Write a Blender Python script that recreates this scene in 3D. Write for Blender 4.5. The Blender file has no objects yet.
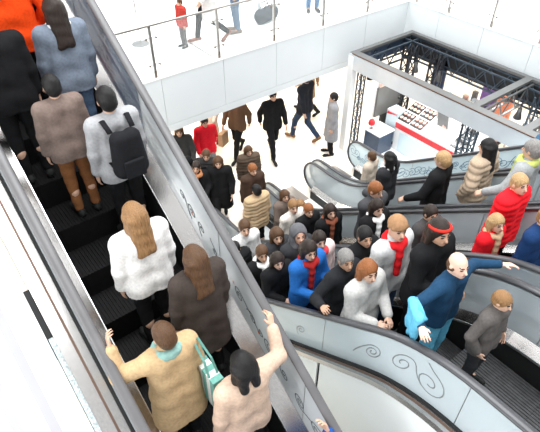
import bpy, math, random
import numpy as np
from mathutils import Vector, Matrix

random.seed(7)
S = bpy.context.scene
COL = S.collection
PI = math.pi

# ------------------------------------------------------------------ render look
S.view_settings.view_transform = 'Standard'
S.view_settings.look = 'None'
S.view_settings.gamma = 1.0
S.view_settings.use_curve_mapping = False
S.view_settings.exposure = 0.15

# ------------------------------------------------------------------ materials
def mat(name, col, rough=0.5, metal=0.0, var=0.06, scale=18.0, bump=0.0, spec=0.5, stretch=None, coat=0.0):
    m = bpy.data.materials.new(name); m.use_nodes = True
    nt = m.node_tree; b = nt.nodes['Principled BSDF']
    b.inputs['Roughness'].default_value = rough
    b.inputs['Metallic'].default_value = metal
    b.inputs['Specular IOR Level'].default_value = spec
    b.inputs['Coat Weight'].default_value = coat
    tc = nt.nodes.new('ShaderNodeTexCoord'); nz = nt.nodes.new('ShaderNodeTexNoise')
    nz.inputs['Scale'].default_value = scale; nz.inputs['Detail'].default_value = 3
    src = tc.outputs['Object']
    if stretch:
        mp = nt.nodes.new('ShaderNodeMapping'); mp.inputs['Scale'].default_value = stretch
        nt.links.new(src, mp.inputs['Vector']); src = mp.outputs['Vector']
    nt.links.new(src, nz.inputs['Vector'])
    rp = nt.nodes.new('ShaderNodeValToRGB')
    a = [max(0, c * (1 - var)) for c in col[:3]]; d = [min(1, c * (1 + var)) for c in col[:3]]
    rp.color_ramp.elements[0].position = .3; rp.color_ramp.elements[1].position = .7
    rp.color_ramp.elements[0].color = (*a, 1); rp.color_ramp.elements[1].color = (*d, 1)
    nt.links.new(nz.outputs['Fac'], rp.inputs['Fac']); nt.links.new(rp.outputs['Color'], b.inputs['Base Color'])
    if bump:
        bp = nt.nodes.new('ShaderNodeBump'); bp.inputs['Strength'].default_value = bump; bp.inputs['Distance'].default_value = .01
        nt.links.new(nz.outputs['Fac'], bp.inputs['Height']); nt.links.new(bp.outputs['Normal'], b.inputs['Normal'])
    return m

def glass(name, col, opacity, rough=0.06):
    m = bpy.data.materials.new(name); m.use_nodes = True
    nt = m.node_tree; b = nt.nodes['Principled BSDF']; out = nt.nodes['Material Output']
    b.inputs['Base Color'].default_value = (*col, 1); b.inputs['Roughness'].default_value = rough
    b.inputs['Specular IOR Level'].default_value = .7
    t = nt.nodes.new('ShaderNodeBsdfTransparent'); t.inputs['Color'].default_value = (.96, .98, .98, 1)
    tc = nt.nodes.new('ShaderNodeTexCoord'); nz = nt.nodes.new('ShaderNodeTexNoise'); nz.inputs['Scale'].default_value = 1.3
    nt.links.new(tc.outputs['Object'], nz.inputs['Vector'])
    mr = nt.nodes.new('ShaderNodeMapRange')
    mr.inputs['To Min'].default_value = opacity - .05; mr.inputs['To Max'].default_value = opacity + .05
    nt.links.new(nz.outputs['Fac'], mr.inputs['Value'])
    mx = nt.nodes.new('ShaderNodeMixShader')
    nt.links.new(mr.outputs['Result'], mx.inputs['Fac'])
    nt.links.new(t.outputs[0], mx.inputs[1]); nt.links.new(b.outputs[0], mx.inputs[2])
    nt.links.new(mx.outputs[0], out.inputs['Surface'])
    return m

def emit(name, col, st):
    m = bpy.data.materials.new(name); m.use_nodes = True
    nt = m.node_tree; nt.nodes.remove(nt.nodes['Principled BSDF'])
    e = nt.nodes.new('ShaderNodeEmission'); e.inputs['Color'].default_value = (*col, 1); e.inputs['Strength'].default_value = st
    nt.links.new(e.outputs[0], nt.nodes['Material Output'].inputs['Surface'])
    return m

def tile_mat(name, col, joint, sx, sy, rough, jw=.004):
    """large polished tiles with thin joints"""
    m = mat(name, col, rough, var=.02, scale=3)
    nt = m.node_tree; b = nt.nodes['Principled BSDF']
    src = b.inputs['Base Color'].links[0].from_socket
    tc = nt.nodes.new('ShaderNodeTexCoord')
    br = nt.nodes.new('ShaderNodeTexBrick'); br.offset = 0; br.squash = 1
    br.inputs['Scale'].default_value = 1; br.inputs['Mortar Size'].default_value = jw
    br.inputs['Brick Width'].default_value = sx; br.inputs['Row Height'].default_value = sy
    br.inputs['Mortar'].default_value = (*joint, 1)
    nt.links.new(tc.outputs['Object'], br.inputs['Vector'])
    nt.links.new(src, br.inputs['Color1']); nt.links.new(src, br.inputs['Color2'])
    nt.links.new(br.outputs['Color'], b.inputs['Base Color'])
    return m

M = dict(
    floor_low=tile_mat('cream_floor_tile', (.84, .78, .69), (.62, .57, .50), 1.2, 1.2, .22),
    floor_up=tile_mat('white_floor_tile', (.88, .88, .87), (.78, .78, .77), 1.2, 1.2, .25, .003),
    white=mat('white_paint', (.86, .87, .87), .45, var=.015, scale=2),
    white_clad=mat('white_cladding', (.90, .92, .91), .35, var=.02, scale=1.5),
    fascia=mat('pale_fascia_panel', (.70, .735, .75), .3, var=.015, scale=1.2),
    ceiling=mat('ceiling_white', (.85, .84, .82), .7, var=.02, scale=2),
    grey_stripe=mat('grey_stripe', (.40, .39, .41), .5, var=.04, scale=2),
    pale_strip=mat('speckled_blue_strip', (.52, .60, .62), .4, var=.5, scale=60),
    steel=mat('brushed_steel', (.50, .48, .465), .24, 1.0, var=.06, scale=3, stretch=(20, .6, 20)),
    steel_bright=mat('polished_steel', (.85, .84, .82), .18, 1.0, var=.03),
    steel_dark=mat('dark_brushed_steel', (.32, .31, .31), .3, 1.0, var=.15, scale=3, stretch=(20, .6, 20)),
    bronze=mat('warm_bronze_steel', (.16, .10, .075), .4, .6, var=.1, scale=4),
    rail_grey=mat('grey_handrail_rubber', (.12, .115, .118), .38, var=.1, scale=6),
    rail_dark=mat('black_handrail_rubber', (.05, .05, .055), .3, var=.15, scale=6),
    gap=mat('black_gap', (.008, .008, .008), .6, var=.1),
    step=mat('black_step', (.006, .0055, .006), .6, 0, var=.3, scale=14, spec=.2),
    step_grey=mat('grey_step', (.05, .05, .052), .45, .3, var=.3, scale=14),
    comb=mat('yellow_comb', (.75, .47, .05), .5, var=.1),
    truss=mat('dark_truss_steel', (.045, .05, .06), .4, .6, var=.2, scale=8),
    truss_blue=mat('blue_grey_truss', (.07, .095, .125), .35, .7, var=.2, scale=8),
    frame_grey=mat('grey_frame', (.14, .14, .138), .35, .3, var=.05, scale=4),
    silver=mat('silver_frame_panel', (.66, .70, .74), .22, .25, var=.05, scale=2),
    black_panel=mat('black_mesh_panel', (.014, .014, .016), .6, var=.3, scale=30),
    red=mat('red_band', (.62, .02, .03), .4, var=.05),
    dark_red=mat('dark_red_sticker', (.25, .02, .02), .4, var=.1),
    navy_panel=mat('navy_panel', (.03, .05, .09), .3, var=.2),
    pale_blue=mat('pale_blue_panel', (.62, .74, .80), .3, var=.04, scale=3),
    grey_panel=mat('grey_screen', (.14, .14, .135), .35, var=.1, scale=4),
    pink=mat('peach_print', (.72, .42, .34), .5, var=.35, scale=30),
    purple=mat('purple_cloth', (.20, .10, .32), .6, var=.2),
    orange_print=mat('orange_print', (.75, .25, .14), .6, var=.2),
    black=mat('black_plastic', (.012, .012, .013), .4, var=.2),
    swirl_dark=mat('dark_swirl_print', (.05, .06, .07), .4, var=.2),
    swirl_grey=mat('grey_swirl_print', (.22, .24, .25), .4, var=.2),
    swirl_blue=mat('blue_swirl_print', (.07, .16, .25), .4, var=.2),
    orange_dot=mat('orange_print_dot', (.75, .16, .04), .4, var=.1),
    glass_near=glass('frosted_grey_glass', (.60, .68, .71), .82, .12),
    glass_foreground=glass('bright_printed_glass', (.84, .88, .90), .80, .06),
    glass_slate_reflection=glass('slate_reflection_glass', (.16, .20, .27), .85, .08),  # blue-grey reflection put into the glass colour of the upper panels
    glass_far=glass('pale_blue_glass', (.78, .92, .97), .80, .08),
    glass_mid=glass('pale_grey_glass', (.66, .71, .74), .48, .06),
    glass_clear=glass('clear_railing_glass', (.9, .93, .93), .10, .03),
    post=mat('bronze_grey_post', (.50, .47, .44), .3, .8, var=.1, scale=6),
    post_foot=mat('brown_post_foot', (.22, .16, .12), .4, .5, var=.1),
    eye=mat('eye_dark', (.02, .015, .012), .25, var=.1),
    lips=mat('lips', (.45, .17, .14), .5, var=.1),
    sole=mat('shoe_sole', (.03, .03, .03), .6, var=.1),
    lamp=emit('lamp_glow', (1, .96, .9), 9.0),
)
_fab = {}
def fab(c, rough=.8):
    k = (tuple(c), rough)
    if k not in _fab:
        _fab[k] = mat('fabric_%02d' % len(_fab), c, rough, var=.12, scale=40, bump=.12, spec=.12)
    return _fab[k]
_skin = {}
def skin(c):
    if c not in _skin: _skin[c] = mat('skin_%d' % len(_skin), c, .5, var=.06, scale=14)
    return _skin[c]
_hair = {}
def hairm(c):
    if c not in _hair: _hair[c] = mat('hair_%d' % len(_hair), c, .42, var=.35, scale=10, bump=.6, stretch=(14, 14, 1), spec=.25)
    return _hair[c]

# ------------------------------------------------------------------ mesh builder
class MB:
    def __init__(s): s.v = []; s.f = []; s.mi = []; s.m = 0
    def add(s, vs, fs):
        o = len(s.v); s.v += [tuple(p) for p in vs]
        s.f += [tuple(i + o for i in f) for f in fs]; s.mi += [s.m] * len(fs)
        return s
    def box(s, x0, x1, y0, y1, z0, z1):
        return s.add([(x, y, z) for z in (z0, z1) for y in (y0, y1) for x in (x0, x1)],
                     [(0, 2, 3, 1), (4, 5, 7, 6), (0, 1, 5, 4), (2, 6, 7, 3), (0, 4, 6, 2), (1, 3, 7, 5)])
    def bar(s, p0, p1, w, h=None, up=(0, 0, 1)):
        h = h or w; p0 = Vector(p0); p1 = Vector(p1); d = (p1 - p0).normalized(); u = Vector(up)
        if abs(d.dot(u)) > .95: u = Vector((0, 1, 0))
        a = d.cross(u).normalized() * w / 2; b = a.cross(d).normalized() * h / 2
        vs = [p + sa * a + sb * b for p in (p0, p1) for sa, sb in ((-1, -1), (1, -1), (1, 1), (-1, 1))]
        return s.add(vs, [(0, 1, 2, 3), (7, 6, 5, 4), (0, 4, 5, 1), (1, 5, 6, 2), (2, 6, 7, 3), (3, 7, 4, 0)])
    def tube(s, pts, r, n=8, ry=None, side=None):
        """swept tube; side = fixed sideways axis (for flat ovals): r along it, ry across it"""
        P = [Vector(p) for p in pts]; vs = []; fs = []; ry = ry or r
        for i, p in enumerate(P):
            d = (P[min(i + 1, len(P) - 1)] - P[max(i - 1, 0)]).normalized()
            u = Vector(side) if side else (Vector((0, 0, 1)) if abs(d.z) < .9 else Vector((1, 0, 0)))
            if side: a = u.normalized(); b = d.cross(a).normalized()
            else: a = d.cross(u).normalized(); b = a.cross(d).normalized()
            for k in range(n):
                t = 2 * PI * k / n; vs.append(p + a * (r * math.cos(t)) + b * (ry * math.sin(t)))
        for i in range(len(P) - 1):
            for k in range(n):
                a0 = i * n + k; a1 = i * n + (k + 1) % n
                fs.append((a0, a1, a1 + n, a0 + n))
        fs.append(tuple(range(n))[::-1]); fs.append(tuple(range((len(P) - 1) * n, len(P) * n)))
        return s.add(vs, fs)
    def lathe(s, c, prof, n=16):
        vs = []; fs = []
        for r, z in prof:
            for k in range(n): t = 2 * PI * k / n; vs.append((c[0] + r * math.cos(t), c[1] + r * math.sin(t), c[2] + z))
        for i in range(len(prof) - 1):
            for k in range(n): a = i * n + k; b = i * n + (k + 1) % n; fs.append((a, b, b + n, a + n))
        fs.append(tuple(range(n))[::-1]); fs.append(tuple(range((len(prof) - 1) * n, len(prof) * n)))
        return s.add(vs, fs)
    def sweep(s, path, sec):
        """closed section [(x, dz)] carried along a path of (y, z)"""
        n = len(sec); vs = [(x, y, z + dz) for y, z in path for x, dz in sec]; fs = []
        for i in range(len(path) - 1):
            for k in range(n): a = i * n + k; b = i * n + (k + 1) % n; fs.append((a, b, b + n, a + n))
        fs.append(tuple(range(n))[::-1]); fs.append(tuple(range((len(path) - 1) * n, len(path) * n)))
        return s.add(vs, fs)
    def slab(s, poly, axis, a0, a1):
        """prism: poly of 2-D points in the two other axes, thickness a0..a1 along axis"""
        def pt(p, a):
            return {'x': (a, p[0], p[1]), 'y': (p[0], a, p[1]), 'z': (p[0], p[1], a)}[axis]
        n = len(poly); vs = [pt(p, a0) for p in poly] + [pt(p, a1) for p in poly]
        fs = [tuple(range(n))[::-1], tuple(range(n, 2 * n))] + [(k, (k + 1) % n, (k + 1) % n + n, k + n) for k in range(n)]
        return s.add(vs, fs)
    def build(s, name, mats, parent=None, smooth=False, bevel=0):
        import bmesh
        me = bpy.data.meshes.new(name); me.from_pydata(s.v, [], s.f)
        if not isinstance(mats, (list, tuple)): mats = [mats]
        for m in mats: me.materials.append(m)
        if len(mats) > 1: me.polygons.foreach_set('material_index', s.mi)
        bm = bmesh.new(); bm.from_mesh(me); bmesh.ops.recalc_face_normals(bm, faces=bm.faces)
        if bevel:
            bmesh.ops.bevel(bm, geom=[e for e in bm.edges if e.is_manifold and e.calc_face_angle(0) > .6], offset=bevel, segments=2, profile=.5, affect='EDGES')
        bm.to_mesh(me); bm.free()
        if smooth: me.polygons.foreach_set('use_smooth', [True] * len(me.polygons))
        o = bpy.data.objects.new(name, me); COL.objects.link(o)
        if parent: o.parent = parent
        return o

def tag(o, label=None, cat=None, group=None, kind=None):
    if label: o['label'] = label
    if cat: o['category'] = cat
    if group: o['group'] = group
    if kind: o['kind'] = kind
    return o
def thing(name, label, cat, loc=(0, 0, 0), rz=0, group=None):
    o = bpy.data.objects.new(name, None); COL.objects.link(o); o.empty_display_size = .2
    o.location = loc; o.rotation_euler = (0, 0, rz)
    return tag(o, label, cat, group)
def struct(name, mb, m, label=None, cat=None, parent=None, **k):
    o = mb.build(name, m, parent, **k)
    if not parent: tag(o, label, cat, None, 'structure')
    return o
def rebase(root, parts):
    """children were built in world coordinates; keep them there under a placed root"""
    for p in parts: p.matrix_parent_inverse = Matrix.Translation(-Vector(root.location))

# ================================================================== THE BUILDING
ZU = 3.25; YB = 8.38; XB = 10.92; FB = 2.08
b = MB().box(-14, 20, -8, 24, -.4, 0)
struct('floor', b, M['floor_low'], 'cream polished tile floor of the lower mall level', 'floor')
b = MB().box(-14, 20, YB + .16, 24, 2.85, ZU); b.box(XB + .16, 20, -8, YB + .16, 2.85, ZU)
struct('floor_upper', b, M['floor_up'], 'white glossy floor of the upper gallery behind the glass railings', 'floor')
b = MB().box(-14, 20, YB + .2, 24, 2.80, 2.85); b.box(XB + .2, 20, -8, YB + .2, 2.80, 2.85)
struct('ceiling', b, M['ceiling'], 'white ceiling over the lower level under the gallery', 'ceiling')
struct('wall_back', MB().box(-14, 20, 24, 24.3, 0, 9), M['white'], 'white wall far behind both levels', 'wall')
struct('wall_right', MB().box(20, 20.3, -8, 24, 0, 9), M['white'], 'white wall at the far right of both levels', 'wall')
struct('wall_left', MB().box(-14.3, -14, -8, 24, 0, 9), M['white'], 'white wall at the far left of the hall', 'wall')
# gallery fascias, panel by panel
xs = [-14, -4.5, -3.1, -1.7, -.3, 1.1, 2.5, 3.9, 5.31, 6.68, 8.06, 9.44, XB + .16]
b = MB()
for i in range(len(xs) - 1): b.box(xs[i] + .004, xs[i + 1] - .004, YB, YB + .16, FB + .16, ZU)
b.box(-14, XB, YB - .004, YB + .16, FB, FB + .15)
b.box(-14, XB, YB + .02, YB + .15, FB + .1, ZU - .03)
struct('trim_1', b, M['fascia'], 'pale panelled edge of the gallery below the left glass railing', 'fascia')
ys = [YB, 7.4, 6.18, 4.96, 3.74, 2.52, 1.3, .1, -1.1, -2.3, -8]
b = MB()
for i in range(len(ys) - 1): b.box(XB, XB + .16, ys[i + 1] + .004, ys[i] - .004, FB + .16, ZU)
b.box(XB - .004, XB + .16, -8, YB, FB, FB + .15)
b.box(XB + .02, XB + .15, -8, YB, FB + .1, ZU - .03)
struct('trim_2', b, M['fascia'], 'pale panelled edge of the gallery above the trussed stand', 'fascia')
struct('trim_3', MB().box(-14, XB + .2, YB - .01, YB + .2, ZU, ZU + .025).box(XB - .01, XB + .2, -8, YB - .01, ZU, ZU + .025), M['white'], 'white kerb along the gallery edge', 'kerb')
b = MB().slab([(12.0, 5.2), (12.0, -6), (19, -6), (19, 12.5)], 'z', ZU + .0, ZU + .012)
struct('floor_inlay', b, M['grey_stripe'], 'pale grey floor field behind the right glass railing', 'floor')
struct('trim_4', MB().box(5.19, 5.22, YB + .25, 11.2, ZU, ZU + .012), M['post'], 'thin dark joint strip running back over the white gallery floor', 'floor strip')

# glass railings
def railing(label, pts, axis, fixed, end):
    t = thing('glass_railing', label, 'railing', (0, 0, 0), 0, 'glass railings of the gallery')
    def P(a, d, z): return (a, fixed + d, z) if axis == 'x' else (fixed + d, a, z)
    for a in pts:
        q = MB().bar(P(a, .07, ZU + .02), P(a, .07, ZU + .98), .055, .035).build('post', M['post'], t)
        MB().bar(P(a, .07, ZU + .02), P(a, .07, ZU + .16), .05, .05).build('post_foot', M['post_foot'], q)
        for z in (.28, .78):
            for s in (-.10, .10):
                b = MB().tube([P(a, .07, ZU + z), P(a + s, .045, ZU + z)], .008, 6)
                b.tube([P(a + s, .055, ZU + z), P(a + s, .02, ZU + z)], .018, 8)
                b.build('clamp', M['post_foot'], q)
    ends = sorted(list(pts) + list(end))
    for a0, a1 in zip(ends[:-1], ends[1:]):
        if axis == 'x': b = MB().box(a0 + .03, a1 - .03, fixed + .03, fixed + .042, ZU + .10, ZU + .98)
        else: b = MB().box(fixed + .03, fixed + .042, a0 + .03, a1 - .03, ZU + .10, ZU + .98)
        b.build('glass_panel', M['glass_clear'], t)
    MB().bar(P(end[0], .06, ZU + 1.0), P(end[1], .06, ZU + 1.0), .045, .03).build('top_rail', M['post'], t)
railing('glass railing with slim posts along the gallery behind the foreground escalator', [-.4, 1.0, 2.43, 3.84, 5.26, 6.66, 8.06, 9.49], 'x', YB, (-1.6, XB))
railing('glass railing with slim posts along the gallery above the trussed stand', [8.2, 7.22, 6.06, 4.88, 3.7, 2.5, 1.3], 'y', XB, (0, YB))

# upper landing of the far escalators
struct('floor_landing', MB().box(2.1, 10.6, -8, -1.75, 2.75, ZU), M['floor_up'], 'white landing floor at the head of the escalators', 'floor')

# ================================================================== ESCALATORS
SL = math.tan(math.radians(35))
def rounded(pts, r=.55, n=7):
    out = [pts[0]]
    for i in range(1, len(pts) - 1):
        p0, p, p1 = (Vector(q) for q in (pts[i - 1], pts[i], pts[i + 1]))
        a = p + (p0 - p).normalized() * r; c = p + (p1 - p).normalized() * r
        for k in range(n + 1):
            t = k / n; q = a * (1 - t) ** 2 + p * (2 * t * (1 - t)) + c * t * t; out.append((q.x, q.y))
    out.append(pts[-1]); return out
def resample(path, d):
    out = [path[0]]
    for a, c in zip(path[:-1], path[1:]):
        L = math.dist(a, c); n = max(1, int(math.ceil(L / d)))
        for k in range(1, n + 1): out.append((a[0] + (c[0] - a[0]) * k / n, a[1] + (c[1] - a[1]) * k / n))
    return out
def cutpath(P, a, b):
    P = sorted(P); z = lambda y: float(np.interp(y, [p[0] for p in P], [p[1] for p in P]))
    return [(a, z(a))] + [p for p in P if a < p[0] < b] + [(b, z(b))]
def spiral(cy, cz, r, turns, a0, hand, tail=0):
    pts = []; n = int(20 * turns)
    for k in range(n + 1):
        t = k / n; a = a0 + hand * 2 * PI * turns * t; rr = r * (1 - .85 * t)
        pts.append((cy + rr * math.cos(a), cz + rr * math.sin(a)))
    if tail:
        y, z = pts[0]
        pre = [(y + hand * math.sin(a0) * tail * u - .3 * tail * u * u, z - hand * math.cos(a0) * tail * u) for u in (1, .75, .5, .25)]
        pts = pre + pts
    return pts

def escalator(label, x0, x1, line, zlo, zhi, up, gl, gr, rail, outer_l, outer_r, stepm, decals=(), depth=1.25, group=None, rail_off=.945, deck=.325, inner_w=.115, glass_pitch=1.3, extras=(), reflect_tint=None):
    """x0/x1 handrail centres; line(y) nosing height; up=+1 rises with y"""
    yc = lambda z: (z - line(0)) / (line(1) - line(0))
    ylo, yhi = yc(zlo), yc(zhi)
    endlo = ylo - up * 1.05; endhi = yhi + up * 2.0
    corner = [(endlo, zlo), (ylo, zlo), (yhi, zhi), (endhi, zhi)]
    path = resample(rounded(corner), .25)
    t = thing('escalator', label, 'escalator', ((x0 + x1) / 2, ylo, zlo), 0, group); parts = []
    def B(mb, name, m, **k):
        o = mb.build(name, m, t, **k); parts.append(o); return o
    inner = lambda side: 1 if side == 'l' else -1
    for side, xr, ow, gm in (('l', x0, outer_l, gl), ('r', x1, outer_r, gr)):
        s = inner(side)
        # handrail with a round return at each end
        R = .36; off = rail_off; D = deck - .325; GT = rail_off - .04
        hp = [(y, z + off) for y, z in path]
        def turn(yc_, z, d):
            return [(yc_ + d * R * math.sin(a), z + off - R + R * math.cos(a)) for a in np.linspace(0, PI, 13)[1:]]
        e0 = turn(endlo, zlo, -up); e1 = turn(endhi, zhi, up)
        full = [(e0[-1][0] + up * .5, e0[-1][1] - .10)] + e0[::-1] + hp + e1 + [(e1[-1][0] - up * .5, e1[-1][1] - .10)]
        B(MB().tube([(xr, y, z) for y, z in full], .042, 10, .022, side=(1, 0, 0)), 'handrail', rail, smooth=True)
        B(MB().tube([(xr, y, z - .032) for y, z in hp], .02, 6, .018, side=(1, 0, 0)), 'rail_guide', M['steel_dark'], smooth=True)
        # glass, panel by panel, round at the newels
        ny = int(abs(endhi - endlo) / glass_pitch); cuts = [endlo + (endhi - endlo) * i / ny for i in range(ny + 1)]
        P2 = resample(path, .05)
        for i in range(ny):
            lo_, hi_ = sorted((cuts[i], cuts[i + 1]))
            seg = cutpath(P2, lo_ + .002, hi_ - .002)
            if len(seg) < 2: continue
            poly = [(y, z + .31 + D) for y, z in seg] + [(y, z + GT) for y, z in seg[::-1]]
            g = MB().slab(poly, 'x', xr - .006, xr + .006)
            B(g, 'glass_panel', reflect_tint[1] if reflect_tint and side == 'r' and lo_ > reflect_tint[0] else gm)  # upper right-hand panels carry the painted reflection colour
            yj = seg[0][0]; zj = seg[0][1]
            B(MB().bar((xr, yj, zj + .32 + D), (xr, yj, zj + GT - .005), .015, .005), 'glass_joint', M['steel_dark'])
        for e, yc_, zz in ((e0, endlo, zlo), (e1, endhi, zhi)):
            poly = [(yc_, zz + GT - .005)] + [(y * .93 + yc_ * .07, z) for y, z in e] + [(yc_, zz + .3 + D)]
            B(MB().slab(poly, 'x', xr - .006, xr + .006), 'glass_panel', gm)
        # decking
        B(MB().sweep(path, [(xr, .36 + D), (xr, .30 + D), (xr + s * inner_w, .24 + D), (xr + s * inner_w, .29 + D), (xr + s * .012, .36 + D)]), 'inner_deck', M['steel'])
        B(MB().sweep(path, [(xr + s * (inner_w - .012), .27 + D), (xr + s * (inner_w - .012), -.45), (xr + s * inner_w, -.45), (xr + s * inner_w, .27 + D)]), 'skirt_panel', M['gap'])
        B(MB().sweep(path, [(xr + s * inner_w, .29 + D), (xr + s * inner_w, .262 + D), (xr + s * (inner_w + .008), .262 + D), (xr + s * (inner_w + .008), .29 + D)]), 'deck_nosing', M['steel_bright'])
        B(MB().sweep(path, [(xr, .28 + D), (xr, .325 + D), (xr - s * ow, .325 + D), (xr - s * ow, .28 + D)]), 'outer_deck', M['steel'])
        B(MB().sweep(path, [(xr - s * .004, .32 + D), (xr - s * .004, .345 + D), (xr - s * .035, .345 + D), (xr - s * .035, .32 + D)]), 'glass_gasket', M['gap'])
        B(MB().sweep(path, [(xr - s * ow * .48, .32 + D), (xr - s * ow * .48, .333 + D), (xr - s * (ow * .48 + .02), .333 + D), (xr - s * (ow * .48 + .02), .32 + D)]), 'deck_seam', M['bronze'])
        B(MB().sweep(path, [(xr - s * ow, .335 + D), (xr - s * ow, .26 + D), (xr - s * (ow + .012), .26 + D), (xr - s * (ow + .012), .335 + D)]), 'deck_edge', M['steel'])
        # cladding panels along the side
        ya, yb_ = sorted((endlo - up * .25, endhi + up * .25)); n = int((yb_ - ya) / 1.75) + 1; xo = xr - s * (ow - .012)
        for i in range(n):
            a0 = ya + (yb_ - ya) * i / n + .004; a1 = ya + (yb_ - ya) * (i + 1) / n - .004
            seg = sorted([q for q in P2 if a0 <= q[0] <= a1])
            if i == 0: seg = [(a0, seg[0][1] if seg else (zlo if up > 0 else zhi))] + seg
            if i == n - 1: seg = seg + [(a1, seg[-1][1] if seg else (zhi if up > 0 else zlo))]
            if len(seg) < 2: continue
            poly = [(y, max(zlo + .005, z - depth)) for y, z in seg] + [(y, z + .28 + D) for y, z in seg[::-1]]
            B(MB().slab(poly, 'x', min(xo, xo + s * .02), max(xo, xo + s * .02)), 'cladding_panel', M['white_clad'])
    # soffit
    mb = MB(); xa, xb_ = x0 - outer_l + .03, x1 + outer_r - .03
    vs = [(y, max(zlo + .006, z - depth + .03)) for y, z in path]
    B(mb.sweep([(y, z) for y, z in vs], [(xa, 0), (xb_, 0), (xb_, .03), (xa, .03)]), 'soffit_panel', M['white_clad'])
    # steps
    sx0, sx1 = x0 + inner_w + .01, x1 - inner_w - .01
    proto = None
    i0, i1 = int(math.floor(min(endlo, endhi) / .4)) + 1, int(math.floor(max(endlo, endhi) / .4)) - 1
    for i in range(i0, i1 + 1):
        m_ = i * .4 + .2; z = line(m_) - .1
        z = min(zhi - .005, max(zlo + .008, z))
        flat = z >= zhi - .006 or z <= zlo + .009
        if proto is None:
            mb = MB().box(sx0, sx1, -.199, .199, -.045, -.008)
            n = 30
            for k in range(n):
                a = sx0 + (sx1 - sx0) * (k + .15) / n; mb.box(a, a + (sx1 - sx0) / n * .5, -.199, .199, -.008, 0)
            yr = .199 * -up
            mb.box(sx0, sx1, min(yr, yr + up * .02), max(yr, yr + up * .02), -.32 if zlo > 5 else -.30, -.045)
            proto = mb.build('step', stepm, t); o = proto
        else:
            o = proto.copy(); COL.objects.link(o)
        o.location = (0, m_, z); parts.append(o)
    for yy, zz, d in ((endlo, zlo, up), (endhi, zhi, -up)):
        ya, yb_ = sorted((yy - d * .65, yy + d * .28))
        B(MB().box(sx0, sx1, ya, yb_, zz - .0 + .001, zz + .016), 'landing_plate', M['steel_dark'])
        ya, yb_ = sorted((yy + d * .28, yy + d * .42))
        B(MB().box(sx0, sx1, ya, yb_, zz + .001, zz + .02), 'comb_plate', M['comb'])
    # printed swirls on the glass
    for side, mname, lst in decals:
        xr = x0 if side == 'l' else x1; face = xr + (-.008 if side == 'l' else -.008)
        for (y, dz, r, turns, a0, hand, tail) in lst:
            zb = line(y); zb = min(zhi, max(zlo, zb))
            pts = spiral(0, 0, r, turns, a0, hand, tail)
            slope = (line(1) - line(0)) if zlo < zb < zhi else 0
            pp = []
            for q in pts:
                yy = y + q[0]; zz = zb + dz + q[1] + slope * q[0]
                lim_lo, lim_hi = line(yy) + deck + .02, line(yy) + rail_off - .06
                if zlo < zb < zhi: zz = min(lim_hi, max(lim_lo, zz))
                pp.append((face, yy, zz))
            B(MB().tube(pp, .002, 4, .006, side=(1, 0, 0)), 'swirl_decal', M[mname])
    for e in extras: e(B)
    rebase(t, parts)
    return t

def lineB(y): return 4.07 - SL * y
def lineA(y): return 1.55 + SL * y
rs = random.Random(3)
def swirls(y0, y1, n, rmin, rmax):
    return [(y0 + (y1 - y0) * (i + .5 * rs.random()) / n, rs.uniform(.5, .75), rs.uniform(rmin, rmax), rs.uniform(1.2, 2.2), rs.uniform(0, 6), rs.choice((-1, 1)), rs.uniform(0, .25)) for i in range(n)]

def stickers(B):
    o = B(MB().lathe((0, 0, 0), [(.0, 0), (.055, 0), (.055, .006), (.0, .006)], 20), 'round_sticker', M['dark_red'])
    o.location = (3.93, .58, 3.25 + .334)
GB = 'escalators climbing side by side to the upper landing'
escalator('escalator with frosted grey glass side and white cladding, nearest of the four climbing right', 2.47, 3.70, lineB, 0, ZU, -1,
          M['glass_near'], M['glass_mid'], M['rail_dark'], .11, .12, M['step_grey'],
          [('l', 'swirl_grey', [(1.62, .62, .10, 2, 1, 1, .3), (1.30, .60, .13, 1.6, 3, -1, .3), (1.02, .55, .16, 1.5, 2, 1, .2), (2.6, .6, .07, 1.5, 0, 1, .1)])], group=GB)
escalator('second escalator of the four, packed with riders, beyond the frosted glass one', 3.99, 5.22, lineB, 0, ZU, -1,
          M['glass_mid'], M['glass_mid'], M['rail_dark'], .14, .08, M['step_grey'], group=GB, extras=(stickers,))
escalator('third escalator of the four with an open newel end on the cream floor', 5.40, 6.63, lineB, 0, ZU, -1,
          M['glass_mid'], M['glass_mid'], M['rail_dark'], .08, .09, M['step_grey'], group=GB)
escalator('farthest escalator of the four, pale blue printed glass beside the trussed stand', 6.82, 8.05, lineB, 0, ZU, -1,
          M['glass_mid'], M['glass_far'], M['rail_dark'], .09, .13, M['step_grey'],
          [('r', 'swirl_blue', swirls(2.6, 7.2, 34, .05, .13))], group=GB)
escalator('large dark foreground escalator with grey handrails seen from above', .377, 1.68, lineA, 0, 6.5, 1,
          M['glass_foreground'], M['glass_foreground'], M['rail_grey'], .215, .25, M['step'],
          [('r', 'swirl_dark', [(y, .62, r, tn, a, h, .12) for y, r, tn, a, h in
             [(3.35, .06, 1.5, 0, 1), (2.62, .07, 1.6, 2, -1), (2.42, .05, 1.4, 1, 1), (2.18, .08, 1.7, 3, 1), (1.95, .06, 1.5, 0, -1), (1.72, .08, 1.8, 4, 1), (1.50, .06, 1.4, 1, -1), (1.30, .08, 1.8, 2, 1), (3.2, .05, 1.3, 0, 1), (3.5, .05, 1.3, 3, -1), (3.0, .04, 1.2, 2, 1), (2.3, .04, 1.2, 5, -1)]]),
           ('r', 'orange_dot', [(2.70, .66, .012, 1, 0, 1, 0), (2.33, .56, .014, 1, 0, 1, 0), (3.35, .6, .01, 1, 0, 1, 0)])], glass_pitch=1.15, rail_off=1.10, deck=.37, inner_w=.165, reflect_tint=(3.3, M['glass_slate_reflection']))

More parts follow.
